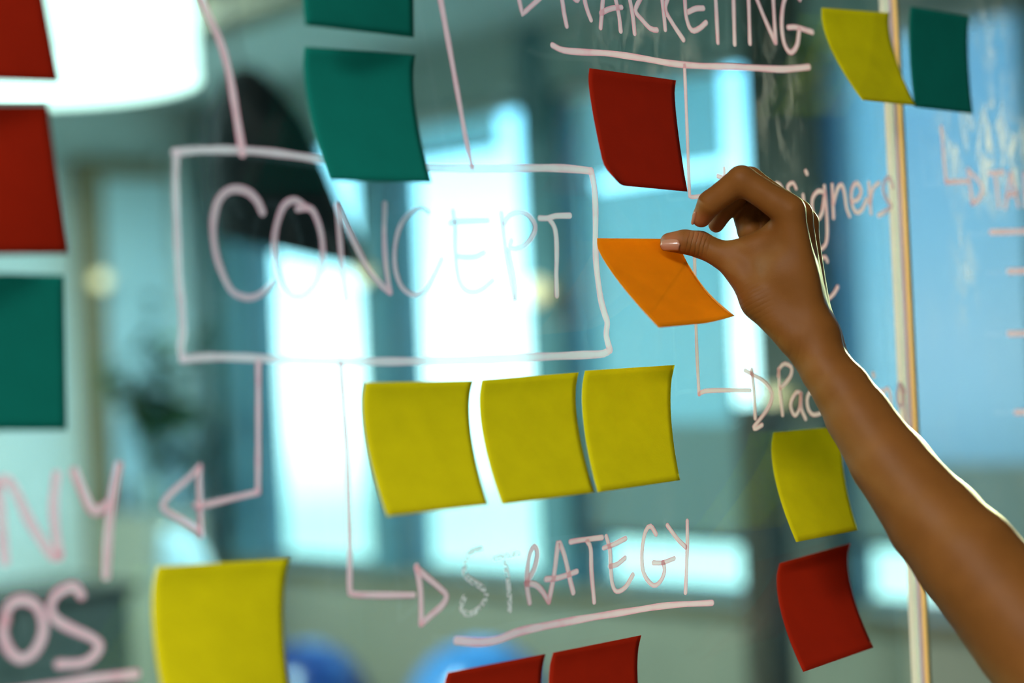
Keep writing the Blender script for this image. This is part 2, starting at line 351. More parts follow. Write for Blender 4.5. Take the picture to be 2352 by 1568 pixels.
# ------------------------------------------------------------------ handwriting, a thin film of marker on the panels' front face
M_ink = ink_mat('pale_pink_marker', (0.98, 0.64, 0.71), (0.90, 0.28, 0.40), 0.90)
M_inkb = ink_mat('white_pink_marker', (0.97, 0.86, 0.93), (0.90, 0.48, 0.60), 0.72)
M_inkc = ink_mat('lilac_pink_marker', (0.97, 0.70, 0.78), (0.86, 0.36, 0.50), 0.64)
M_inkw = ink_mat('worn_pink_marker', (0.97, 0.84, 0.87), (0.90, 0.58, 0.66), 0.75, worn=0.1)
M_inkr = ink_mat('rose_marker', (1.0, 0.67, 0.66), (0.95, 0.27, 0.35), 0.90)
def catmull(P, step):
    P = np.asarray(P, float)
    if len(P) == 2: return np.array([P[0] + (P[1] - P[0]) * t for t in np.linspace(0, 1, max(3, int(np.linalg.norm(P[1] - P[0]) / step)))])
    Q = np.vstack([2 * P[0] - P[1], P, 2 * P[-1] - P[-2]]); out = []
    for i in range(1, len(Q) - 2):
        p0, p1, p2, p3 = Q[i - 1:i + 3]; n = max(2, int(np.linalg.norm(p2 - p1) / step))
        for k in range(n):
            t = k / n
            out.append(0.5 * (2 * p1 + (p2 - p0) * t + (2 * p0 - 5 * p1 + 4 * p2 - p3) * t * t + (3 * p1 - p0 - 3 * p2 + p3) * t ** 3))
    out.append(Q[-2]); return np.array(out)
_lay = [0]
def stroke_geo(px, wpx, verts, faces, uvs, sharp=False):
    """one marker stroke: a domed ribbon with round ends, laid on the glass"""
    _lay[0] += 1; base = 0.00022 + 0.00002 * (_lay[0] % 6)
    if sharp:
        P = []
        for i in range(len(px) - 1):
            a_, b_ = np.array(px[i], float), np.array(px[i + 1], float); n = max(2, int(np.linalg.norm(b_ - a_) / 9)); P += [a_ + (b_ - a_) * k / n for k in range(n)]
        P.append(np.array(px[-1], float))
    else:
        P = catmull(px, 6)
    W0, W1 = wpx if isinstance(wpx, tuple) else (wpx, wpx)
    G = np.array([onglass(*p) for p in P])[:, [0, 2]]
    zd = np.array([((onglass(*p) - CAM) @ FW) for p in P])
    n = len(G); T = np.gradient(G, axis=0); T /= np.maximum(np.linalg.norm(T, axis=1, keepdims=True), 1e-9); Nn = np.stack([-T[:, 1], T[:, 0]], 1)
    half = np.array([(W0 + (W1 - W0) * i / (n - 1)) * 0.5 for i in range(n)]) * zd / F * 1.22
    half *= 1 + 0.06 * np.sin(np.linspace(0, n * 0.35, n) + _lay[0])
    rows = []                                        # (centre, half width, arc pos)
    for k in (4, 3, 2, 1):
        a = k / 4.6 * math.pi / 2; rows.append((G[0] - T[0] * half[0] * math.sin(a), half[0] * math.cos(a), Nn[0], math.sin(a)))
    for i in range(n): rows.append((G[i], half[i], Nn[i], 0.0))
    for k in (1, 2, 3, 4):
        a = k / 4.6 * math.pi / 2; rows.append((G[-1] + T[-1] * half[-1] * math.sin(a), half[-1] * math.cos(a), Nn[-1], math.sin(a)))
    o0 = len(verts); S = (-1, -0.72, 0, 0.72, 1)
    for c, h, nn, e_ in rows:
        for s in S:
            p = c + nn * (h * s); hgt = base + 0.00018 * (1 - s * s) * (1 - e_)
            verts.append((p[0], -hgt, p[1])); uvs.append((max(-1, min(1, s)) if not e_ else math.copysign(max(abs(s), e_), s or 1), len(uvs) * 0.001))
    for r_ in range(len(rows) - 1):
        for q in range(4):
            a = o0 + r_ * 5 + q; faces.append((a, a + 1, a + 6, a + 5))
def mark(name, strokes, wpx, m_, label=None, parent=None, sharp=False):
    v, f, u = [], [], []
    for s in strokes: stroke_geo(s, wpx, v, f, u, sharp)
    o = mesh_obj(name, v, f, m_, parent or gl_left, True, u)
    if label: o['label'] = label
    return o
# the framed word CONCEPT
mark('drawn_frame', [[(400, 350), (450, 345), (500, 344), (557, 345), (620, 350), (680, 358), (742, 367), (860, 379), (988, 384), (1050, 386), (1120, 387), (1200, 386), (1280, 386), (1335, 390), (1357, 393)],
     [(405, 350), (403, 420), (406, 520), (411, 640), (417, 700), (419, 760), (415, 800), (420, 826)],
     [(1357, 393), (1364, 430), (1367, 480), (1367, 560), (1369, 610), (1378, 680), (1388, 720), (1394, 740), (1392, 770), (1400, 803)],
     [(1400, 803), (1385, 812), (1340, 815), (1220, 820), (1100, 826), (900, 830), (700, 828), (560, 821), (480, 820), (418, 825)]], 15, M_inkb, 'whitish hand-drawn rectangle around the word CONCEPT')
L_ = lambda w_, ch: 'pink handwritten letter %s of %s' % (ch, w_)
mark('letter', [[(602, 487), (590, 461), (569, 441), (542, 434), (518, 441), (499, 465), (489.5, 506), (489.5, 544), (497, 589), (511, 630), (531.6, 668), (559, 682), (583, 682), (607, 668), (628, 647)]], (17, 11), M_inkc, L_('CONCEPT', 'C'))
mark('letter', [[(683, 480), (700, 477), (716, 482), (731, 513), (740, 554), (740, 596), (728, 640), (707, 671), (683, 682), (659, 668), (642, 637), (631.5, 589), (630, 547), (638, 506), (652, 472), (673, 459.5), (690, 466), (704, 478)]], 13.5, M_inkc, L_('CONCEPT', 'O'))
mark('letter', [[(795, 685), (786, 616), (780, 547), (773, 471.6)], [(773, 471.6), (793, 513), (817.5, 564.6), (845, 616), (872.6, 651), (895, 671)], [(895, 671), (886, 609), (882, 540), (883.6, 468)]], 12, M_inkc, L_('CONCEPT', 'N'))
mark('letter', [[(982.6, 487), (962, 478), (934, 495.6), (915.5, 526.6), (906, 575), (908.6, 623), (924, 661), (950, 677), (976, 664), (996, 633), (1013.6, 595.5)]], 10, M_inkc, L_('CONCEPT', 'second C'))
mark('letter', [[(1039.5, 485), (1044.6, 520), (1044.6, 561), (1048, 613), (1055, 647), (1069, 666), (1086, 671), (1106.6, 664), (1131, 644)], [(1034, 513), (1044.6, 509), (1120, 506)], [(1051.5, 588.6), (1072, 591), (1093, 589), (1111, 580)]], 10, M_inkc, L_('CONCEPT', 'E'))
mark('letter', [[(1151, 490.5), (1155, 526.6), (1162, 582), (1172, 640), (1181, 688.5), (1184, 678), (1179, 630), (1167, 575)], [(1156.6, 513), (1168.6, 495.6), (1189, 488), (1210, 492), (1225.5, 509), (1229, 526.6), (1220, 547), (1203, 564.5), (1182, 571), (1170, 566), (1174, 552.5)]], 9.5, M_inkc, L_('CONCEPT', 'P'))
mark('letter', [[(1239, 501), (1258, 501), (1275, 496), (1308, 495)], [(1260, 502.5), (1272, 520), (1277, 547), (1278, 588.6), (1277, 630), (1278, 678)]], 11, M_inkb, L_('CONCEPT', 'T'))
# lines running from the frame
mark('drawn_line', [[(450, -30), (480, 40), (505, 95), (525, 165), (540, 250), (553, 330), (556, 352)]], (14, 17), M_ink, 'pink curved line running down from the top edge to the frame')
mark('drawn_line', [[(1006, -30), (1030, 100), (1050, 210), (1068, 310), (1084, 384)]], (14, 10), M_ink, 'pink slanting line running down beside the teal notes')
mark('drawn_arrow', [[(593, 832), (593, 1000), (592, 1130)], [(592, 1130), (540, 1142), (465, 1160), (448, 1160)], [(458, 1072), (430, 1100), (395, 1130), (375, 1155), (378, 1170), (420, 1195), (462, 1222)], [(458, 1070), (457, 1110), (459, 1160), (461, 1228)]], 11, M_ink, 'pink arrow bending left towards the word ending NY')
mark('drawn_arrow', [[(782, 834), (790, 950), (797, 1050), (800, 1150), (803, 1250), (803, 1350), (810, 1363), (850, 1366), (950, 1366)], [(956, 1300), (965, 1350), (967, 1400), (967, 1432)], [(956, 1305), (980, 1325), (1010, 1350), (1025, 1368), (1015, 1390), (990, 1412), (968, 1432)]], 12, M_ink, 'pink arrow bending right towards the word STRATEGY')
# STRATEGY
mark('letter', [[(1104, 1260), (1080, 1268), (1068, 1292), (1066, 1316), (1080, 1332), (1100, 1344), (1116, 1360), (1112, 1380), (1096, 1400), (1076, 1410), (1062, 1402), (1060, 1388), (1066, 1372)]], 11, M_inkw, L_('STRATEGY', 'half rubbed out S'))
mark('letter', [[(1136, 1282), (1190, 1270)], [(1160, 1292), (1166, 1332), (1170, 1376), (1170, 1402)]], 11, M_inkw, L_('STRATEGY', 'half rubbed out T'))
mark('letter', [[(1216, 1384), (1210, 1344), (1212, 1300), (1218, 1268), (1228, 1254), (1234, 1272), (1226, 1308), (1208, 1340)], [(1208, 1340), (1228, 1342), (1244, 1356), (1260, 1382)]], 11, M_ink, L_('STRATEGY', 'R'))
mark('letter', [[(1260, 1380), (1272, 1320), (1280, 1256), (1284, 1246), (1296, 1276), (1308, 1328), (1316, 1360)], [(1254, 1330), (1284, 1326), (1324, 1312)]], 11, M_ink, L_('STRATEGY', 'A'))
mark('letter', [[(1310, 1244), (1332, 1240), (1382, 1234)], [(1348, 1242), (1356, 1260), (1358, 1312), (1364, 1382)]], 10.5, M_ink, L_('STRATEGY', 'second T'))
mark('letter', [[(1392, 1231), (1400, 1260), (1402, 1300), (1406, 1340), (1416, 1358), (1436, 1348), (1453, 1320)], [(1386, 1258), (1408, 1250), (1436, 1236)], [(1400, 1300), (1416, 1296), (1435, 1281)]], 9.5, M_ink, L_('STRATEGY', 'E'))
mark('letter', [[(1506, 1226), (1494, 1208), (1482, 1220), (1474, 1268), (1478, 1316), (1500, 1344), (1518, 1332), (1526, 1308), (1522, 1292)], [(1500, 1292), (1520, 1292), (1548, 1282)]], 9.5, M_ink, L_('STRATEGY', 'G'))
mark('letter', [[(1532, 1206), (1554, 1236), (1574, 1256)], [(1578, 1196), (1578, 1260), (1574, 1360)]], 9.5, M_ink, L_('STRATEGY', 'Y'))
mark('underline', [[(1048, 1470), (1100, 1474), (1144, 1468), (1200, 1448), (1320, 1424), (1440, 1404), (1532, 1390), (1635, 1384)]], (17, 11), M_ink, 'pink stroke underlining STRATEGY')
# MARKETING, its tops cut by the picture's edge: whole letters on the glass
mark('drawn_arrow', [[(1165, -70), (1190, -10), (1199, 33), (1242, -6), (1275, -45)], [(1165, -70), (1275, -45)]], 10.5, M_ink, 'pink arrow head in front of MARKETING', sharp=True)
mark('letter', [[(1270, -75), (1289, -6), (1295, 31), (1301, 60)], [(1270, -75), (1300, -30), (1325, 1), (1330, -40), (1334, -70)], [(1334, -70), (1342, -3), (1349, 25), (1357, 46)]], 10.5, M_ink, L_('MARKETING', 'M'))
mark('letter', [[(1379, 64), (1382, 28), (1385, -6), (1394, -60)], [(1394, -60), (1412, -6), (1421, 35), (1425, 71)], [(1380, 30), (1402, 20), (1427, 17)]], 10.5, M_ink, L_('MARKETING', 'A'))
mark('letter', [[(1436, -60), (1445, -6), (1453, 38), (1457, 77)], [(1436, -58), (1465, -60), (1482, -35), (1471.5, -6), (1459, 24), (1475, 47), (1493.5, 66), (1508, 69)]], 10.5, M_ink, L_('MARKETING', 'R'))
mark('letter', [[(1513, -60), (1520, -6), (1525, 38), (1527.5, 68)], [(1556, -60), (1534, -6), (1528, 22), (1544, 53.5), (1569, 91)]], 10.5, M_ink, L_('MARKETING', 'K'))
mark('letter', [[(1566, -55), (1572, -6), (1575, 35), (1583, 63), (1593, 71), (1607, 64.5), (1621, 52)], [(1580, 28), (1597, 20), (1615, 19)], [(1568, -30), (1612, -40)]], 10.5, M_ink, L_('MARKETING', 'E'))
mark('letter', [[(1640, -45), (1643, -6), (1648, 97.5)], [(1615, -45), (1668, -48)]], 10.5, M_ink, L_('MARKETING', 'T'))
mark('letter', [[(1681, -45), (1684, -6), (1687, 101)]], 10.5, M_ink, L_('MARKETING', 'I'))
mark('letter', [[(1715, -45), (1718.5, -6), (1722, 99)], [(1716, -48), (1736, -6), (1755, 41), (1780, 97.5)], [(1781, 97.5), (1775, -6), (1772, -45)]], 10, M_ink, L_('MARKETING', 'N'))
mark('letter', [[(1836, -2), (1822, -26), (1805, -8), (1797, 19), (1795, 63), (1802, 104), (1816, 121), (1830, 104), (1835, 69)], [(1810, 63), (1830, 63), (1865, 74)]], 10.5, M_ink, L_('MARKETING', 'G'))
mark('underline', [[(1268.5, 104), (1292, 115), (1336, 119.6), (1399, 123), (1475, 134), (1537.6, 145), (1600.5, 151), (1695, 154), (1789, 159), (1827, 157), (1857, 154)]], 12.5, M_ink, 'pink stroke underlining MARKETING')
mark('drawn_line', [[(1571.6, 150), (1574, 204.5), (1577, 283), (1580, 362), (1583, 440.5), (1587, 452), (1613, 450), (1652, 447)]], 8.5, M_ink, 'thin pink line dropping from MARKETING')
mark('drawn_arrow', [[(1663, 386), (1666, 440), (1669, 506)], [(1648, 404), (1690, 420), (1708, 446), (1692, 478), (1664, 510)]], 8.5, M_inkr, 'pink arrow head behind the fingers')
# Designers
mark('letter', [[(1732, 405), (1736, 500)], [(1732, 405), (1760, 425), (1764, 470), (1736, 500)]], 9, M_inkr, L_('Designers', 'D'))
mark('letter', [[(1775, 462), (1790, 452), (1796, 432), (1783, 421), (1773, 440), (1775, 480), (1792, 492)]], 9, M_inkr, L_('Designers', 'first e'))
mark('letter', [[(1828, 432.5), (1821.5, 420), (1811, 424.5), (1809, 436), (1817, 455), (1824, 472), (1814, 486), (1802, 488)]], 8.5, M_inkr, L_('Designers', 'first s'))
mark('letter', [[(1844, 448), (1847, 478), (1850, 494)], [(1850, 393), (1853, 399)]], 8.5, M_inkr, L_('Designers', 'i'))
mark('letter', [[(1893, 442), (1879, 439), (1866, 455), (1866, 483.5), (1876, 504), (1887, 490), (1893, 452)], [(1893, 428), (1898, 483.5), (1899.7, 538), (1895, 563), (1882, 573), (1868, 568)]], 9, M_inkr, L_('Designers', 'g'))
mark('letter', [[(1911, 424.5), (1914, 499.5)], [(1914, 467.6), (1923.6, 432.5), (1933, 424.5), (1939.5, 445), (1944, 477), (1951, 496)]], 9, M_inkr, L_('Designers', 'n'))
mark('letter', [[(1956, 463), (1970, 458), (1978, 439), (1968, 420), (1957, 432.5), (1955.5, 464), (1965, 487), (1978, 483.5), (1990.6, 458)]], 9, M_inkr, L_('Designers', 'second e'))
mark('letter', [[(1995, 420), (2000, 490)], [(1997, 467.6), (2005, 432.5), (2019, 420)]], 9, M_inkr, L_('Designers', 'r'))
mark('letter', [[(2051, 428.6), (2044, 409), (2033, 414), (2028, 436), (2035, 457), (2046, 473), (2038.6, 482), (2017, 495)]], 9, M_inkr, L_('Designers', 'last s'))
mark('letter', [[(1868, 606), (1882, 595), (1895, 590), (1900, 600)]], 8.5, M_inkr, 'pink handwritten curl beside the hand')
mark('letter', [[(1885, 694), (1900, 688), (1914, 675), (1923.6, 659)]], 8.5, M_inkr, 'pink handwritten tail beside the wrist')
# Packaging
mark('drawn_arrow', [[(1594, 560), (1596, 650), (1598, 750), (1601, 830), (1605, 905)], [(1605, 905), (1618, 898), (1660, 896), (1722, 896)], [(1725, 849), (1730.5, 899), (1734, 960)],
     [(1711, 850.5), (1733, 863), (1753.5, 876), (1770, 896), (1772.6, 914), (1763.7, 937), (1743, 965), (1730.5, 980.6), (1735.6, 984), (1749.6, 975.5)]], 8.5, M_inkr, 'pink arrow bending right to the word beside the forearm')
mark('letter', [[(1788, 848), (1790.5, 891), (1797, 952.5)], [(1786.6, 863), (1790.5, 845), (1802, 835), (1817, 843), (1816, 861), (1804.5, 878.6), (1792, 891)]], 8.5, M_inkr, L_('Packaging', 'P'))
mark('letter', [[(1840, 904), (1830, 900), (1818.5, 917), (1816, 935), (1825, 954), (1836, 937), (1839, 901.5), (1840, 937), (1850, 961.5)]], 8.5, M_inkr, L_('Packaging', 'first a'))
mark('letter', [[(1872, 903), (1859, 901.5), (1853, 919), (1857, 942), (1868, 952.5), (1884, 949)]], 8.5, M_inkr, L_('Packaging', 'c'))
mark('letter', [[(2003, 896), (2008, 945)], [(2005, 858), (2007, 864)]], 8.5, M_inkr, L_('Packaging', 'i'))
mark('letter', [[(2024, 896), (2026, 945)], [(2025, 915), (2034, 893), (2043, 900), (2048, 950)]], 8.5, M_inkr, L_('Packaging', 'n'))
mark('letter', [[(2077, 900), (2066, 880), (2060, 910), (2066, 935), (2074, 915), (2070, 882), (2076, 930), (2080, 965), (2074, 990)]], 8.5, M_inkr, L_('Packaging', 'last g'))
# words cut by the left edge
mark('letter', [[(-8, 1110), (0, 1156), (7, 1254), (11, 1290)], [(-8, 1112), (11, 1101), (33, 1123), (65, 1192), (98, 1246), (120, 1275), (134, 1277)], [(136, 1275), (127, 1217), (123, 1156), (130, 1090)]], 19, M_ink, 'large pink handwritten letter N before the Y')
mark('letter', [[(170, 1083), (192, 1134), (206.5, 1163), (223, 1174), (243, 1159)], [(272, 1069), (257, 1145), (248, 1232), (243, 1322)]], 18, M_ink, 'large pink handwritten letter Y')
mark('letter', [[(12, 1418), (6, 1450), (16, 1485), (36, 1508), (56, 1512), (80, 1495), (97, 1460), (98, 1425), (84, 1392), (60, 1378), (34, 1380), (16, 1400), (12, 1430)]], 20, M_ink, 'large pink handwritten letter O')
mark('letter', [[(186.6, 1368), (174, 1348), (156, 1348), (127, 1366), (116, 1398.5), (130, 1424), (170, 1446), (210, 1464), (228, 1482), (217, 1503.6), (188, 1522), (134, 1525)]], 19, M_ink, 'large pink handwritten letter S')
mark('underline', [[(-40, 1600), (100, 1580), (156, 1569), (230, 1557), (311, 1548)]], 20, M_ink, 'pink stroke underlining the letters OS')
# beyond the joint
mark('drawn_arrow', [[(2162, 293), (2167, 357), (2172.5, 418)], [(2172.5, 418), (2224, 416)], [(2222.5, 389), (2228, 428.6), (2233, 468)], [(2224, 391), (2246, 414), (2256, 436), (2247.5, 457), (2233, 468)]], 8.5, M_inkr, 'pink arrow on the smeared panel', gl_right)
mark('letter', [[(2271, 398), (2305, 396)], [(2285, 402), (2294, 475)]], 8.5, M_inkr, 'pink letter T on the smeared panel', gl_right)
mark('letter', [[(2309, 477), (2315, 436), (2321, 396)], [(2321, 396), (2331, 439), (2339, 473)], [(2312, 450), (2335, 443)]], 8.5, M_inkr, 'pink letter A on the smeared panel', gl_right)
mark('letter', [[(2352, 400), (2356, 474)], [(2352, 402), (2376, 408), (2374, 434), (2354, 440)], [(2354, 440), (2380, 472)]], 8.5, M_inkr, 'pink letter R cut by the edge', gl_right)
for yy, x0, lb in ((533, 2275, 'topmost'), (623, 2316, 'second'), (766, 2316, 'third'), (947, 2332, 'lowest')):
    mark('dash', [[(x0, yy), (x0 + 90, yy - 2)]], 10, M_inkr, '%s of the pink dashes on the smeared panel' % lb, gl_right)

# ------------------------------------------------------------------ sticky notes
def paper(name, col, trans): return mat(name, col, 0.85, spec=0.15, noise=0.10, scale=55, trans=trans, bump=0.12, bscale=900)
P_yel = paper('yellow_paper', (0.74, 0.66, 0.003), 0.3)
P_red = paper('red_paper', (0.36, 0.014, 0.001), 0.25)
P_grn = paper('teal_paper', (0.002, 0.20, 0.155), 0.25)
P_org = paper('orange_paper', (0.95, 0.36, 0.004), 0.55)
def sticky(name, corners, m_, label, p=1.45, L=None, curl=None, ripple=0.0):
    a, b, c, d = corners; A = onglass(*a); B = onglass(*b); W = np.linalg.norm(B - A); L = L or W
    bot = []
    for top, q in ((A, d), (B, c)):                    # the free lower corner hangs one sheet length from the stuck corner above it
        r_ = ray(*q); oc = CAM - top; a2 = r_ @ r_; b2 = 2 * oc @ r_; c2 = oc @ oc - L * L; disc = b2 * b2 - 4 * a2 * c2
        t = (-b2 - math.sqrt(disc)) / (2 * a2) if disc > 0 else -b2 / (2 * a2)
        P = CAM + r_ * t
        if -P[1] > 0.055 or -P[1] < 0.001: P = onglass(q[0], q[1], min(max(-P[1], 0.001), 0.055))
        bot.append(P)
    n = 18; vs, fs = [], []
    for j in range(n + 1):
        v = j / n
        for i in range(n + 1):
            u = i / n; T = A + (B - A) * u; Bt = bot[0] + (bot[1] - bot[0]) * u
            P = T + (Bt - T) * v
            P[1] = Bt[1] * (max(0.0, v - 0.08) / 0.92) ** p - 0.0012 + ripple * math.sin(u * math.pi) * v * -1
            if curl:                                   # a corner folded up towards the viewer
                cu, cv, rad, amt = curl; dd = max(0.0, 1 - math.hypot(u - cu, v - cv) / rad)
                P += (np.array([0.5 if cu < .5 else -0.5, -1.0, 0.75])) * (amt * dd ** 1.5)
            vs.append(P)
    for j in range(n):
        for i in range(n):
            k = j * (n + 1) + i; fs.append((k, k + n + 1, k + n + 2, k + 1))
    o = mesh_obj(name, vs, fs, m_, None, True)
    sol = o.modifiers.new('thickness', 'SOLIDIFY'); sol.thickness = 0.00025; sol.offset = -1
    return tag(o, label, 'sticky note', 'sticky notes on the glass')
sticky('sticky_note', [(-255, -165), (75, -150), (135, 190), (-195, 182)], P_red, 'red sticky note over the white drum lamp, cut by the top corner')
sticky('sticky_note', [(-220, 241), (107, 242), (158, 583), (-170, 588)], P_red, 'red sticky note just under the lamp, above a teal note')
sticky('sticky_note', [(-180, 622), (147, 632), (153, 988), (-175, 990)], P_grn, 'dark teal sticky note at the left edge under a red note')
sticky('sticky_note', [(690, -250), (948, -225), (948, 87), (698, 58)], P_grn, 'teal sticky note cut off by the top edge')
sticky('sticky_note', [(697, 108), (951, 127), (988, 419), (753, 415)], P_grn, 'whole teal sticky note hanging over the top of the drawn frame', L=0.088)
sticky('sticky_note', [(1351, 157), (1550, 185), (1576, 440), (1394, 424)], P_red, 'red sticky note under MARKETING with one lower corner curled up', p=1.2, L=0.086, curl=(0, 1, 0.2, 0.0045))
sticky('sticky_note', [(1885, 18), (2040, 30), (2101, 243), (1978, 230)], P_yel, 'yellow sticky note swinging over the joint strip', L=0.086)
sticky('sticky_note', [(2089, 15), (2224, 38), (2232, 262), (2098, 246)], P_grn, 'dark green sticky note beyond the joint strip', L=0.088)
sticky('sticky_note', [(358, 1300), (664, 1282), (668, 1610), (382, 1640)], P_yel, 'large yellow sticky note at the bottom edge near the letters OS', ripple=0.003)
sticky('sticky_note', [(836, 878), (1084, 874), (1118, 1158), (886, 1185)], P_yel, 'first of three yellow sticky notes in a row, nearest the word NY', L=0.087)
sticky('sticky_note', [(1104, 872), (1326, 855), (1362, 1130), (1150, 1158)], P_yel, 'middle one of three yellow sticky notes in a row', L=0.087)
sticky('sticky_note', [(1341, 851), (1547, 838), (1559, 1102), (1370, 1130)], P_yel, 'last of three yellow sticky notes in a row, below the orange note', L=0.087)
sticky('sticky_note', [(1774, 993), (1938, 978), (1967, 1217), (1826, 1244)], P_yel, 'yellow sticky note partly covered by the forearm', L=0.088)
sticky('sticky_note', [(1788, 1293), (1950, 1247), (2003, 1486), (1842, 1542)], P_red, 'red sticky note beside the forearm, under a yellow note', L=0.089)
sticky('sticky_note', [(1025, 1543), (1250, 1501), (1262, 1790), (1040, 1835)], P_red, 'red sticky note at the bottom edge, the one nearer the blue balls')
sticky('sticky_note', [(1268, 1498), (1470, 1458), (1486, 1730), (1290, 1775)], P_red, 'red sticky note at the bottom edge below the end of STRATEGY')
sticky('sticky_note', [(1369, 547), (1562, 549), (1678, 736), (1510, 752)], P_org, 'orange sticky note pressed to the glass by the thumb', p=1.25, curl=(1, 1, 0.4, 0.004))
# ------------------------------------------------------------------ things in the room beyond the glass
M_shade = mat('white_lamp_shade', (0.95, 0.93, 0.88), 0.6, emit=(1.0, 0.95, 0.86), estr=2.2)
M_diff = mat('lamp_diffuser', (0.95, 0.93, 0.88), 0.6, emit=(1.0, 0.97, 0.90), estr=2.8)
pl = thing('drum_pendant_lamp', 'big glowing white drum pendant lamp behind the upper red notes', 'pendant lamp')
lx, ly, lz = 1.425, 1.82, 2.09
R_ = 0.275
lathe('drum_shade', [(R_, 0), (R_, 0.36), (R_ - 0.006, 0.36), (R_ - 0.006, 0), (R_, 0)], M_shade, pl, 72, loc=(lx, ly, lz))
lathe('bottom_diffuser', [(0.0, 0.02), (R_ - 0.03, 0.02), (R_ - 0.03, 0.026), (0.0, 0.026)], M_diff, pl, 72, loc=(lx, ly, lz))
lathe('top_ring', [(R_ - 0.007, 0.30), (0.03, 0.30), (0.03, 0.31), (R_ - 0.007, 0.31)], M_white, pl, 72, loc=(lx, ly, lz))
tube('cord', [(lx, ly, lz + 0.31), (lx, ly, ZC - 0.0)], 0.004, M_black, pl)
lathe('ceiling_rose', [(0.0, 0.0), (0.05, 0.0), (0.05, 0.025), (0.0, 0.025)], M_white, pl, 32, loc=(lx, ly, ZC - 0.026))

# dark tilted bell shade
bl = thing('bell_pendant_shade', 'large dark tilted bell-shaped pendant shade in front of the first window', 'pendant lamp')
bc = Vector(at(672, 585, 5.0)); bt = Vector(at(545, 150, 5.0)); ax = (bt - bc); hgt = ax.length; q = ax.to_track_quat('Z', 'Y').to_matrix()
prof = [(0.188, 0.0), (0.19, 0.03), (0.180, 0.12), (0.165, 0.24), (0.142, 0.36), (0.10, 0.45), (0.05, hgt - 0.02), (0.0, hgt)]
_side = q.transposed() @ Vector(RT)
def slant(o):                                     # the mouth of the bell is cut on a slant
    qi = q.transposed()
    for v in o.data.vertices:
        l = qi @ (v.co - bc); l.z -= 0.58 * (l.x * _side.x + l.y * _side.y) * max(0.0, 1 - l.z / (hgt * 0.8)); v.co = q @ l + bc
    o.data.update()
slant(lathe('shade', prof, M_char, bl, 48, loc=bc, rot=q))
slant(lathe('inner_lining', [(r_ * 0.965, z_ + 0.002) for r_, z_ in prof[:-1]], mat('bronze_lining', (0.16, 0.11, 0.06), 0.5), bl, 48, loc=bc, rot=q))
tube('cord', [bt - ax.normalized() * 0.01, bt + Vector((-0.01, 0.01, 0.06)), (bt.x - 0.02, bt.y + 0.02, ZC)], 0.006, M_black, bl)

# exercise balls on the floor under the windows
M_ball = mat('blue_vinyl', (0.003, 0.03, 0.17), 0.28, spec=0.5, coat=0.3)
M_ball2 = mat('hazed_blue_vinyl', (0.05, 0.22, 0.55), 0.30, spec=0.5, coat=0.3)  # paler copy: haze of the glass reflection put into the colour
def ball(px, z, r_, m_, label):
    c = at(px, 1300, z); t = thing('exercise_ball', label, 'ball', 'blue exercise balls')
    pr = []
    for k in range(41):
        a = -math.pi / 2 + math.pi * k / 40; rr = r_ * math.cos(a); zz = r_ * math.sin(a) * 0.985
        if abs(zz) < r_ * 0.8: rr += 0.0022 * (math.cos(zz / r_ * 46) > 0.6)     # raised ribs
        pr.append((max(rr, 0.0005), zz + r_ * 0.985))
    b = lathe('ball_skin', pr, m_, t, 64, loc=(c[0], c[1], 0.0))
    lathe('valve_plug', [(0.0, 0.012), (0.010, 0.012), (0.014, 0.0), (0.0, 0.0)], M_white, t, 16, loc=(c[0] - r_ * 0.99, c[1], r_), rot=Matrix.Rotation(-math.pi / 2, 3, 'Y'))
ball(690, 7.3, 0.265, M_ball, 'deep blue exercise ball beside the lower yellow note')
ball(1087, 6.85, 0.287, M_ball2, 'haze-paled blue exercise ball below the word STRATEGY')

# beige cabinet, plant, chair and low dark sideboard at the back
M_beige = mat('beige_laminate', (0.42, 0.38, 0.30), 0.6, noise=0.08, scale=9)
M_grey = mat('dark_grey_laminate', (0.14, 0.155, 0.145), 0.7, noise=0.1, scale=9)
c0 = at(345, 1200, 8.3)
cb = thing('storage_cabinet', 'beige storage cabinet standing against the back wall by the door', 'cabinet')
cx, cy, ct = float(c0[0]), float(c0[1]), 1.0
bm = bmesh.new(); box(bm, cx - 0.16, cx + 0.16, cy - 0.2, cy + 0.2, 0.06, ct, 0.006); bm_obj('body', bm, M_beige, cb)
boxo('plinth', (cx - 0.15, cx + 0.15, cy - 0.18, cy + 0.19, 0.0, 0.06), M_char, cb)
for (za, zb) in ((0.08, 0.36), (0.38, 0.66), (0.68, 0.97)):
    dw = boxo('drawer', (cx - 0.15, cx + 0.15, cy - 0.218, cy - 0.2005, za, zb), M_beige, cb, 0.003)
    boxo('handle', (cx - 0.05, cx + 0.05, cy - 0.235, cy - 0.2185, (za + zb) / 2 - 0.006, (za + zb) / 2 + 0.006), M_white, dw)
pt = thing('potted_plant', 'leafy green plant in a pale pot on the beige cabinet', 'plant')
M_pot = mat('pale_teal_ceramic', (0.45, 0.58, 0.57), 0.4); M_soil = mat('soil', (0.05, 0.035, 0.02), 0.9); M_stem = mat('green_stem', (0.08, 0.14, 0.05), 0.6)
M_leaf = mat('dark_green_leaf', (0.012, 0.06, 0.03), 0.5, noise=0.4, scale=12, trans=0.25); M_leaf2 = mat('light_green_leaf', (0.16, 0.28, 0.05), 0.5, noise=0.3, scale=12, trans=0.35)
pcx, pcy = cx + 0.03, cy
lathe('pot', [(0.0, 0.0), (0.055, 0.0), (0.075, 0.13), (0.082, 0.135), (0.078, 0.14), (0.068, 0.13), (0.0, 0.125)], M_pot, pt, 32, loc=(pcx, pcy, ct + 0.001))
lathe('soil', [(0.0, 0.128), (0.069, 0.128)], M_soil, pt, 24, loc=(pcx, pcy, ct + 0.001))
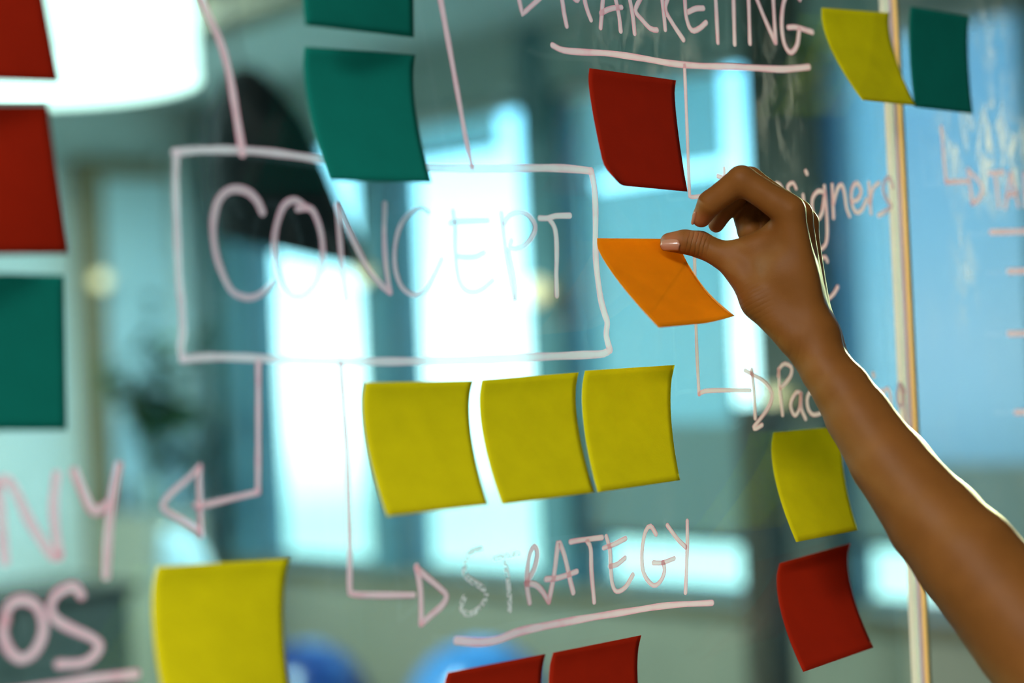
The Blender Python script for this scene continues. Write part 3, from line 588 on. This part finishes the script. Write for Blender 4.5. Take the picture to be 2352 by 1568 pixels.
rp_ = random.Random(11)
for s in range(20):
    a = s * 2.4; tgt = Vector(at(rp_.gauss(392, 72), rp_.gauss(868, 72), 8.15 + rp_.uniform(-0.25, 0.1)))
    b0 = Vector((pcx + 0.02 * math.cos(a), pcy + 0.02 * math.sin(a), ct + 0.125)); mid = b0.lerp(tgt, 0.5) + Vector((0, 0, 0.10))
    pts = [b0.lerp(mid, k / 5) for k in range(5)] + [mid.lerp(tgt, k / 6) for k in range(7)]
    pts = [p_ if k in (0, len(pts) - 1) else (pts[k - 1] + pts[k] + pts[k + 1]) / 3 for k, p_ in enumerate(pts)]
    tube('stem', pts, 0.004, M_stem, pt, 6)
    for k in range(5, 12):
        c = pts[min(k, 11)]; d = Vector((rp_.uniform(-1, 1), rp_.uniform(-1, 1), rp_.uniform(-0.6, 0.5))).normalized(); sd_ = d.cross(Vector((0, 0, 1))).normalized(); nn = d.cross(sd_)
        Ln, Wd = rp_.uniform(0.10, 0.16), rp_.uniform(0.03, 0.048); vs, fs = [], []
        for j in range(7):
            t_ = j / 6; wd = Wd * math.sin(math.pi * min(1, t_ * 0.96 + 0.02)) ** 0.8; cc = c + d * (Ln * t_) - Vector((0, 0, 0.035 * t_ * t_))
            vs += [cc - sd_ * wd, cc + nn * (0.25 * wd), cc + sd_ * wd]
        for j in range(6):
            for q_ in range(2): fs.append((j * 3 + q_, j * 3 + q_ + 1, j * 3 + q_ + 4, j * 3 + q_ + 3))
        mesh_obj('leaf', vs, fs, M_leaf2 if (s % 5 == 0) else M_leaf, pt, True)
# pale blue shell chair
ch = thing('shell_chair', 'pale blue rounded shell chair by the corner of the windows', 'chair')
M_shell = mat('pale_blue_plastic', (0.60, 0.80, 0.95), 0.35)
h0 = Vector(at(484, 1225, 7.75)); hx, hy = h0.x, h0.y
vs, fs = [], []; nu, nv = 16, 12
for j in range(nv + 1):
    for i in range(nu + 1):
        u = (i / nu - 0.5) * 2; v = j / nv
        if v < 0.45: yy = 0.17 - v / 0.45 * 0.30; zz = 0.45 + 0.02 * u * u; hw = 0.20
        else: yy = -0.13 - (v - 0.45) * 0.15; zz = 0.45 + (v - 0.45) / 0.55 * 0.52; hw = 0.20 * math.sqrt(max(0.0, 1 - ((v - 0.5) / 0.52) ** 4)) if v > 0.5 else 0.20
        vs.append((hx + yy, hy + u * hw, zz + 0.0) if True else None); 
        vs[-1] = (hx + yy + 0.06 * u * u, vs[-1][1], vs[-1][2])
for j in range(nv):
    for i in range(nu):
        k = j * (nu + 1) + i; fs.append((k, k + 1, k + nu + 2, k + nu + 1))
shl = mesh_obj('seat_shell', vs, fs, M_shell, ch, True); sl = shl.modifiers.new('thickness', 'SOLIDIFY'); sl.thickness = 0.01
for sx in (-1, 1):
    for sy in (-1, 1):
        tube('leg', [(hx + sx * 0.07 + 0.03, hy + sy * 0.10, 0.445), (hx + sx * 0.17 + 0.03, hy + sy * 0.18, 0.0)], [0.014, 0.010], M_wood, ch, 8)
# low dark sideboard
s0 = at(60, 1290, 5.2); sx0, sy0 = float(s0[0]), float(s0[1])
sb = thing('sideboard', 'low dark grey sideboard beyond the glass behind the letters OS', 'sideboard')
bm = bmesh.new(); box(bm, sx0 - 0.55, sx0 + 0.22, sy0 - 0.2, sy0 + 0.2, 0.08, 1.0, 0.008); bm_obj('body', bm, M_grey, sb)
boxo('top_board', (sx0 - 0.57, sx0 + 0.24, sy0 - 0.22, sy0 + 0.22, 1.0005, 1.025), mat('darkened_laminate', (0.03, 0.035, 0.035), 0.8, spec=0.1), sb, 0.004)  # top colour darkened to offset the light falling on it
for k in range(2):
    dd = boxo('door', (sx0 - 0.54 + k * 0.38, sx0 - 0.54 + k * 0.38 + 0.365, sy0 - 0.218, sy0 - 0.2005, 0.1, 0.98), M_grey, sb, 0.003)
    boxo('handle', (sx0 - 0.19 + k * 0.04, sx0 - 0.18 + k * 0.04, sy0 - 0.235, sy0 - 0.2185, 0.5, 0.62), M_char, dd)
for ax_ in (-0.5, 0.17):
    for ay_ in (-0.15, 0.15): boxo('foot', (sx0 + ax_ - 0.02, sx0 + ax_ + 0.02, sy0 + ay_ - 0.02, sy0 + ay_ + 0.02, 0, 0.0795), M_char, sb)
# slender dark wooden pedestal
p0 = at(1745, 935, 5.5); qx, qy = float(p0[0]), float(p0[1])
pd = thing('pedestal', 'tall narrow dark wooden pedestal standing before the windows', 'pedestal')
boxo('base', (qx - 0.10, qx + 0.10, qy - 0.10, qy + 0.10, 0, 0.05), M_dwood, pd, 0.004)
boxo('column', (qx - 0.055, qx + 0.055, qy - 0.055, qy + 0.055, 0.0505, 1.42), M_dwood, pd, 0.004)
boxo('top', (qx - 0.065, qx + 0.065, qy - 0.065, qy + 0.065, 1.4205, 1.45), M_dwood, pd, 0.004)
# small wall lamps on the piers
M_glow = mat('warm_globe', (1.0, 0.85, 0.6), 0.4, emit=(1.0, 0.52, 0.26), estr=1.8); M_brass = mat('brass', (0.55, 0.40, 0.18), 0.35, metal=0.9)
def sconce(c, nrm, r_, label):
    t = thing('wall_lamp', label, 'wall lamp', 'small warm wall lamps'); c = Vector(c); n_ = Vector(nrm)
    q_ = n_.to_track_quat('Z', 'Y').to_matrix()
    lathe('back_plate', [(0.0, 0.0), (0.035, 0.0), (0.03, 0.012), (0.0, 0.012)], M_brass, t, 24, loc=c, rot=q_)
    tube('bracket', [c + n_ * 0.01, c + n_ * (0.05)], 0.006, M_brass, t, 8)
    gs = [(max(1e-4, r_ * math.cos(-math.pi / 2 + math.pi * k / 16)), 0.045 + r_ + r_ * math.sin(-math.pi / 2 + math.pi * k / 16)) for k in range(17)]
    lathe('globe', gs, M_glow, t, 24, loc=c, rot=q_)
def on_plane(px, py, axis, val):
    d = ray(px, py); return CAM + d * ((val - CAM[axis]) / d[axis])
sconce(on_plane(212, 647, 1, YB - 0.0905), (0, -1, 0), 0.038, 'warm wall lamp on the brown door post')
sconce(on_plane(862, 630, 0, D0 - 0.0005), (-1, 0, 0), 0.045, 'warm wall lamp on the pier between the two white windows')
sconce(on_plane(1272, 668, 0, D0 - 0.0005), (-1, 0, 0), 0.05, 'warm wall lamp on the pier beside the letter T of CONCEPT')
sconce(on_plane(1812, 912, 0, D0 - 0.0005), (-1, 0, 0), 0.035, 'warm wall lamp on the pier above the dark pedestal')
# ------------------------------------------------------------------ the reaching arm: one continuous skin grown from a smooth union of tapered bones
HZ = 1.17
class Field:
    """signed distances of tapered capsules, blended, sampled on a grid in the frame (right, up, forward)"""
    def __init__(s, lo, hi, h):
        s.lo = np.array(lo); s.h = h; s.n = np.ceil((np.array(hi) - s.lo) / h).astype(int) + 1
    def new(s): return np.full(tuple(s.n), 1.0, dtype=np.float32)
    def cone(s, g, a, b, ra, rb, k, pad=0.012):
        a, b = np.array(a), np.array(b); R = max(ra, rb) + k + pad
        i0 = np.maximum(0, np.floor((np.minimum(a, b) - R - s.lo) / s.h).astype(int)); i1 = np.minimum(s.n, np.ceil((np.maximum(a, b) + R - s.lo) / s.h).astype(int) + 1)
        if (i1 <= i0).any(): return
        X = [(s.lo[d] + np.arange(i0[d], i1[d]) * s.h).astype(np.float32) for d in range(3)]
        x, y, z = np.meshgrid(*X, indexing='ij', sparse=True)
        ab = b - a; L2 = max(float(ab @ ab), 1e-12)
        t = np.clip(((x - a[0]) * ab[0] + (y - a[1]) * ab[1] + (z - a[2]) * ab[2]) / L2, 0, 1)
        d = np.sqrt((x - a[0] - t * ab[0]) ** 2 + (y - a[1] - t * ab[1]) ** 2 + (z - a[2] - t * ab[2]) ** 2) - (ra + (rb - ra) * t)
        sl = tuple(slice(i0[q], i1[q]) for q in range(3)); o = g[sl]
        hh = np.maximum(k - np.abs(o - d), 0) / k
        g[sl] = np.minimum(o, d) - hh * hh * hh * k / 6
    @staticmethod
    def blend(a, b, k):
        hh = np.maximum(k - np.abs(a - b), 0) / k; return np.minimum(a, b) - hh * hh * hh * k / 6
def surface_nets(g, lo, h):
    ins = g < 0; n = np.array(g.shape)
    c = [ins[i:n[0] - 1 + i, j:n[1] - 1 + j, k:n[2] - 1 + k] for i in (0, 1) for j in (0, 1) for k in (0, 1)]
    cnt = np.zeros(c[0].shape, np.int8)
    for a in c: cnt += a
    act = (cnt > 0) & (cnt < 8); idx = np.full(act.shape, -1, np.int64); ijk = np.argwhere(act); idx[act] = np.arange(len(ijk))
    acc = np.zeros((len(ijk), 3)); num = np.zeros(len(ijk)); cor = [(i, j, k) for i in (0, 1) for j in (0, 1) for k in (0, 1)]
    val = {q: g[ijk[:, 0] + q[0], ijk[:, 1] + q[1], ijk[:, 2] + q[2]] for q in cor}
    for p in cor:
        for ax in range(3):
            if p[ax] == 0:
                q = list(p); q[ax] = 1; q = tuple(q); va, vb = val[p], val[q]; m_ = (va < 0) != (vb < 0)
                t = va[m_] / (va[m_] - vb[m_]); pos = np.tile(np.array(p, float), (m_.sum(), 1)); pos[:, ax] += t; acc[m_] += pos; num[m_] += 1
    V = (ijk + acc / num[:, None]) * h + lo
    faces = []
    for ax in range(3):
        u, v = (ax + 1) % 3, (ax + 2) % 3
        s0 = [slice(None)] * 3; s1 = [slice(None)] * 3; s0[ax] = slice(0, -1); s1[ax] = slice(1, None)
        cr = ins[tuple(s0)] != ins[tuple(s1)]; P = np.argwhere(cr); P = P[(P[:, u] > 0) & (P[:, v] > 0) & (P[:, u] < n[u] - 1) & (P[:, v] < n[v] - 1)]
        def cell(du, dv):
            Q = P.copy(); Q[:, u] -= du; Q[:, v] -= dv; return idx[Q[:, 0], Q[:, 1], Q[:, 2]]
        f = np.stack([cell(1, 1), cell(0, 1), cell(0, 0), cell(1, 0)], 1); flip = ins[P[:, 0], P[:, 1], P[:, 2]]
        f[~flip] = f[~flip][:, ::-1]; faces.append(f)
    return V, np.vstack(faces)

def J(x, y, z): return np.array([(x - 1176) / F * z, (784 - y) / F * z, z])      # joint in (right, up, forward) metres from the lens
def rr(px, z=HZ): return px * z / F
def chain(fld, g, pts, rad, k):
    for i in range(len(pts) - 1): fld.cone(g, J(*pts[i]), J(*pts[i + 1]), rr(rad[i], pts[i][2]), rr(rad[i + 1], pts[i + 1][2]), k)
lo = J(1490, 1900, 1.0); lo[2] = 0.86; hi = J(2760, 340, 1.27); hi[2] = 1.30
lo[0] = J(1480, 800, 1.26)[0]; lo[1] = J(2000, 1960, 1.05)[1]; hi[0] = J(2800, 800, 1.0)[0]; hi[1] = J(1700, 350, 1.2)[1]
fld = Field(lo, hi, 0.00135)
# forearm, elbow, upper arm
arm = fld.new()
chain(fld, arm, [(1872, 778, 1.172), (1880, 815, 1.168), (1898, 848, 1.163), (1933, 894, 1.157), (1971, 955, 1.150), (2040, 1060, 1.136), (2145, 1195, 1.117), (2222, 1281, 1.103), (2372, 1462, 1.077), (2470, 1585, 1.06)],
      [58, 57, 59, 66, 75, 87, 107, 122, 138, 140], 0.004)
chain(fld, arm, [(1884, 780, 1.196), (1906, 850, 1.186), (1955, 915, 1.178), (2060, 1065, 1.158), (2170, 1200, 1.135), (2330, 1400, 1.10)], [48, 48, 56, 76, 92, 110], 0.012)
chain(fld, arm, [(2470, 1585, 1.06), (2600, 1700, 0.99), (2720, 1800, 0.92)], [140, 165, 190], 0.015)
# palm: four metacarpals, the thumb's muscle and the web
palm = fld.new()
MC = [((1812, 484, 1.168), (1868, 775, 1.170), 35, 34), ((1830, 494, 1.190), (1874, 775, 1.180), 35, 33), ((1846, 512, 1.210), (1880, 778, 1.190), 32, 32), ((1852, 538, 1.228), (1886, 782, 1.198), 28, 30)]
for a, b, ra, rb in MC: chain(fld, palm, [a, b], [ra, rb], 0.015)
chain(fld, palm, [(1700, 622, 1.186), (1745, 690, 1.176), (1822, 772, 1.168)], [34, 42, 40], 0.008)
chain(fld, palm, [(1795, 545, 1.183), (1806, 640, 1.178), (1850, 760, 1.172)], [44, 54, 44], 0.016)
chain(fld, palm, [(1762, 512, 1.203), (1800, 565, 1.192)], [30, 34], 0.010)
chain(fld, palm, [(1728, 588, 1.186), (1790, 620, 1.176)], [30, 46], 0.012)
chain(fld, palm, [(1686, 574, 1.188), (1735, 566, 1.184), (1790, 545, 1.178)], [24, 28, 36], 0.008)
chain(fld, palm, [(1800, 600, 1.205), (1840, 740, 1.195)], [40, 40], 0.012)
g = Field.blend(palm, arm, 0.016)
fingers = [
    ([(1812, 484, 1.168), (1703, 413, 1.170), (1632, 466, 1.180), (1611, 500, 1.189)], [35, 33, 29, 23], 0.0035),
    ([(1830, 494, 1.190), (1722, 413, 1.191), (1668, 475, 1.203), (1645, 516, 1.208)], [34, 30, 25, 19], 0.0035),
    ([(1846, 512, 1.210), (1756, 440, 1.207), (1718, 497, 1.207), (1722, 530, 1.201)], [32, 30, 32, 30], 0.0035),
    ([(1852, 538, 1.228), (1784, 478, 1.230), (1766, 525, 1.228), (1782, 556, 1.216)], [28, 25, 23, 18], 0.0035)]
for pts, rad, k in fingers:
    fg = fld.new(); chain(fld, fg, pts, rad, k); 
    # only the finger's root melts into the palm; neighbours keep apart
    g = Field.blend(g, fg, 0.0022) if True else g
root = fld.new()
for (pts, rad, k) in fingers: fld.cone(root, J(*pts[0]), J(*(0.75 * np.array(pts[0]) + 0.25 * np.array(pts[1]))), rr(rad[0]) * 1.0, rr(rad[0]) * 0.9, 0.004)
g = Field.blend(g, root, 0.006)
th = fld.new()
chain(fld, th, [(1702, 622, 1.186), (1660, 586, 1.192), (1607, 561, 1.198), (1572, 555, 1.2005), (1538, 556, 1.203)], [34, 31, 30, 27, 23], 0.004)
g = Field.blend(g, th, 0.006)
V, Fc = surface_nets(g, fld.lo, fld.h)
# one relaxing pass
for _ in range(5):
    E_ = np.vstack([Fc[:, [0, 1]], Fc[:, [1, 2]], Fc[:, [2, 3]], Fc[:, [3, 0]]]); S_ = np.zeros_like(V); C_ = np.zeros(len(V))
    np.add.at(S_, E_[:, 0], V[E_[:, 1]]); np.add.at(C_, E_[:, 0], 1); np.add.at(S_, E_[:, 1], V[E_[:, 0]]); np.add.at(C_, E_[:, 1], 1)
    V = V * 0.5 + 0.5 * S_ / C_[:, None]
Wd = CAM + V[:, 0:1] * RT + V[:, 1:2] * UP + V[:, 2:3] * FW
M_skin = mat('brown_skin', (0.2, 0.07, 0.012), 0.5, spec=0.14)
def skin_detail(M_):
    """pores, warmer finger tips, knuckle wrinkles and fine creases on thumb root and wrist"""
    t = M_.node_tree; N, L = t.nodes, t.links; b = N['Principled BSDF']; tcn = N.new('ShaderNodeTexCoord')
    def blob(c, r0, r1):
        d = N.new('ShaderNodeVectorMath'); d.operation = 'DISTANCE'; L.new(tcn.outputs['Object'], d.inputs[0]); d.inputs[1].default_value = tuple(c)
        m_ = N.new('ShaderNodeMapRange'); m_.interpolation_type = 'SMOOTHSTEP'; m_.inputs[1].default_value = r1; m_.inputs[2].default_value = r0; L.new(d.outputs['Value'], m_.inputs[0]); return m_.outputs[0]
    def op(o, a, b_):
        n_ = N.new('ShaderNodeMath'); n_.operation = o
        for i, q in enumerate((a, b_)):
            if isinstance(q, (int, float)): n_.inputs[i].default_value = q
            else: L.new(q, n_.inputs[i])
        return n_.outputs[0]
    tips = None
    for q in ((1605, 512, 1.188), (1645, 525, 1.206), (1530, 552, 1.20)):
        f_ = blob(at(*q), 0.004, 0.016); tips = f_ if tips is None else op('MAXIMUM', tips, f_)
    ns = N.new('ShaderNodeTexNoise'); ns.inputs['Scale'].default_value = 45; ns.inputs['Detail'].default_value = 4; L.new(tcn.outputs['Object'], ns.inputs['Vector'])
    c1 = N.new('ShaderNodeMix'); c1.data_type = 'RGBA'; c1.inputs[6].default_value = (0.15, 0.054, 0.009, 1); c1.inputs[7].default_value = (0.235, 0.090, 0.019, 1); L.new(ns.outputs[0], c1.inputs[0])
    c2 = N.new('ShaderNodeMix'); c2.data_type = 'RGBA'; L.new(op('MULTIPLY', tips, 0.75), c2.inputs[0]); L.new(c1.outputs[2], c2.inputs[6]); c2.inputs[7].default_value = (0.34, 0.115, 0.045, 1)
    L.new(c2.outputs[2], b.inputs['Base Color'])
    # fine skin cross-hatch everywhere
    vo = N.new('ShaderNodeTexVoronoi'); vo.inputs['Scale'].default_value = 900; vo.feature = 'DISTANCE_TO_EDGE'; L.new(tcn.outputs['Object'], vo.inputs['Vector'])
    nb = N.new('ShaderNodeTexNoise'); nb.inputs['Scale'].default_value = 300; nb.inputs['Detail'].default_value = 5; L.new(tcn.outputs['Object'], nb.inputs['Vector'])
    h = op('ADD', op('MULTIPLY', vo.outputs['Distance'], 0.10), op('MULTIPLY', nb.outputs[0], 0.16))
    # wrinkles across the thumb joint and the thumb root: bands across the bone
    for (pa_, pb_, c_, r0, r1, per, amt, dist) in (((1640, 575, 1.19), (1560, 556, 1.195), (1599, 558, 1.190), 0.005, 0.012, 0.0030, 0.9, 5.0),
                                             ((1690, 640, 1.17), (1740, 740, 1.165), (1705, 700, 1.165), 0.010, 0.024, 0.0034, 0.22, 3.0),
                                             ((1560, 800, 1.17), (2000, 860, 1.165), (1800, 800, 1.165), 0.010, 0.025, 0.0045, 0.16, 3.0)):
        A_, B_ = at(*pa_), at(*pb_); u_ = (B_ - A_) / np.linalg.norm(B_ - A_)
        dt = N.new('ShaderNodeVectorMath'); dt.operation = 'DOT_PRODUCT'; L.new(tcn.outputs['Object'], dt.inputs[0]); dt.inputs[1].default_value = tuple(u_)
        n3 = N.new('ShaderNodeTexNoise'); n3.inputs['Scale'].default_value = 130; n3.inputs['Detail'].default_value = 2; L.new(tcn.outputs['Object'], n3.inputs['Vector'])
        ph = op('ADD', op('MULTIPLY', dt.outputs['Value'], 2 * math.pi / per), op('MULTIPLY', n3.outputs[0], dist))
        wv = op('POWER', op('ABSOLUTE', op('SINE', op('MULTIPLY', ph, 0.5), 0), 0), 0.6)
        h = op('ADD', h, op('MULTIPLY', op('MULTIPLY', wv, blob(at(*c_), r0, r1)), amt))
    bn = N.new('ShaderNodeBump'); bn.inputs['Strength'].default_value = 0.9; bn.inputs['Distance'].default_value = 0.0008
    L.new(h, bn.inputs['Height']); L.new(bn.outputs[0], b.inputs['Normal'])
skin_detail(M_skin)
person = thing('person', 'person reaching in with a bare brown arm, thumb pressing the orange note', 'person')
skin = mesh_obj('arm', Wd, [tuple(int(q) for q in f) for f in Fc], M_skin, person, True)
# thumb nail
M_nail = mat('nail', (0.42, 0.20, 0.12), 0.25, spec=0.6, coat=0.3)
def nail(name, a, b, wpx, z, tilt, lift):
    a, b = np.array(a, float), np.array(b, float); ax = (b - a); L_ = np.linalg.norm(ax); ax /= L_; nr = np.array([-ax[1], ax[0]])
    vs, fs = [], []; n1, n2 = 12, 8
    for i in range(n1 + 1):
        u = i / n1; hw = wpx * (1 - 0.10 * u) * (math.sqrt(max(0.0, 1 - ((u - 0.80) / 0.205) ** 2)) if u > 0.80 else (math.sqrt(max(0, 1 - ((0.12 - u) / 0.125) ** 2)) if u < 0.12 else 1))
        for j in range(n2 + 1):
            v = (j / n2 - 0.5) * 2; p = a + ax * (L_ * u) + nr * (hw * v)
            zz = z + tilt * u + lift * (v * v) + 0.0015 * u * u
            vs.append(CAM + ray(p[0], p[1]) * zz)
    for i in range(n1):
        for j in range(n2): k = i * (n2 + 1) + j; fs.append((k, k + 1, k + n2 + 2, k + n2 + 1))
    o = mesh_obj(name, vs, fs, M_nail, person, True); s_ = o.modifiers.new('thickness', 'SOLIDIFY'); s_.thickness = 0.0006
    return o
nail('thumbnail', (1562, 561), (1516, 563), 15, 1.1922, 0.0036, 0.0024)
nail('fingernail', (1598, 486), (1590, 516), 5, 1.1815, 0.0045, 0.0010)
# short sleeve over the upper arm, out of the picture
M_sleeve = mat('grey_cotton', (0.25, 0.25, 0.27), 0.9, bump=0.2, bscale=400)
pa, pb = at(2640, 1735, 0.968), at(2790, 1862, 0.88)
tube('sleeve', [Vector(pa) + (Vector(pb) - Vector(pa)) * t for t in (0, 0.02, 0.35, 0.7, 1.0, 1.4)], [0.049, 0.052, 0.056, 0.06, 0.066, 0.068], M_sleeve, person, 32)
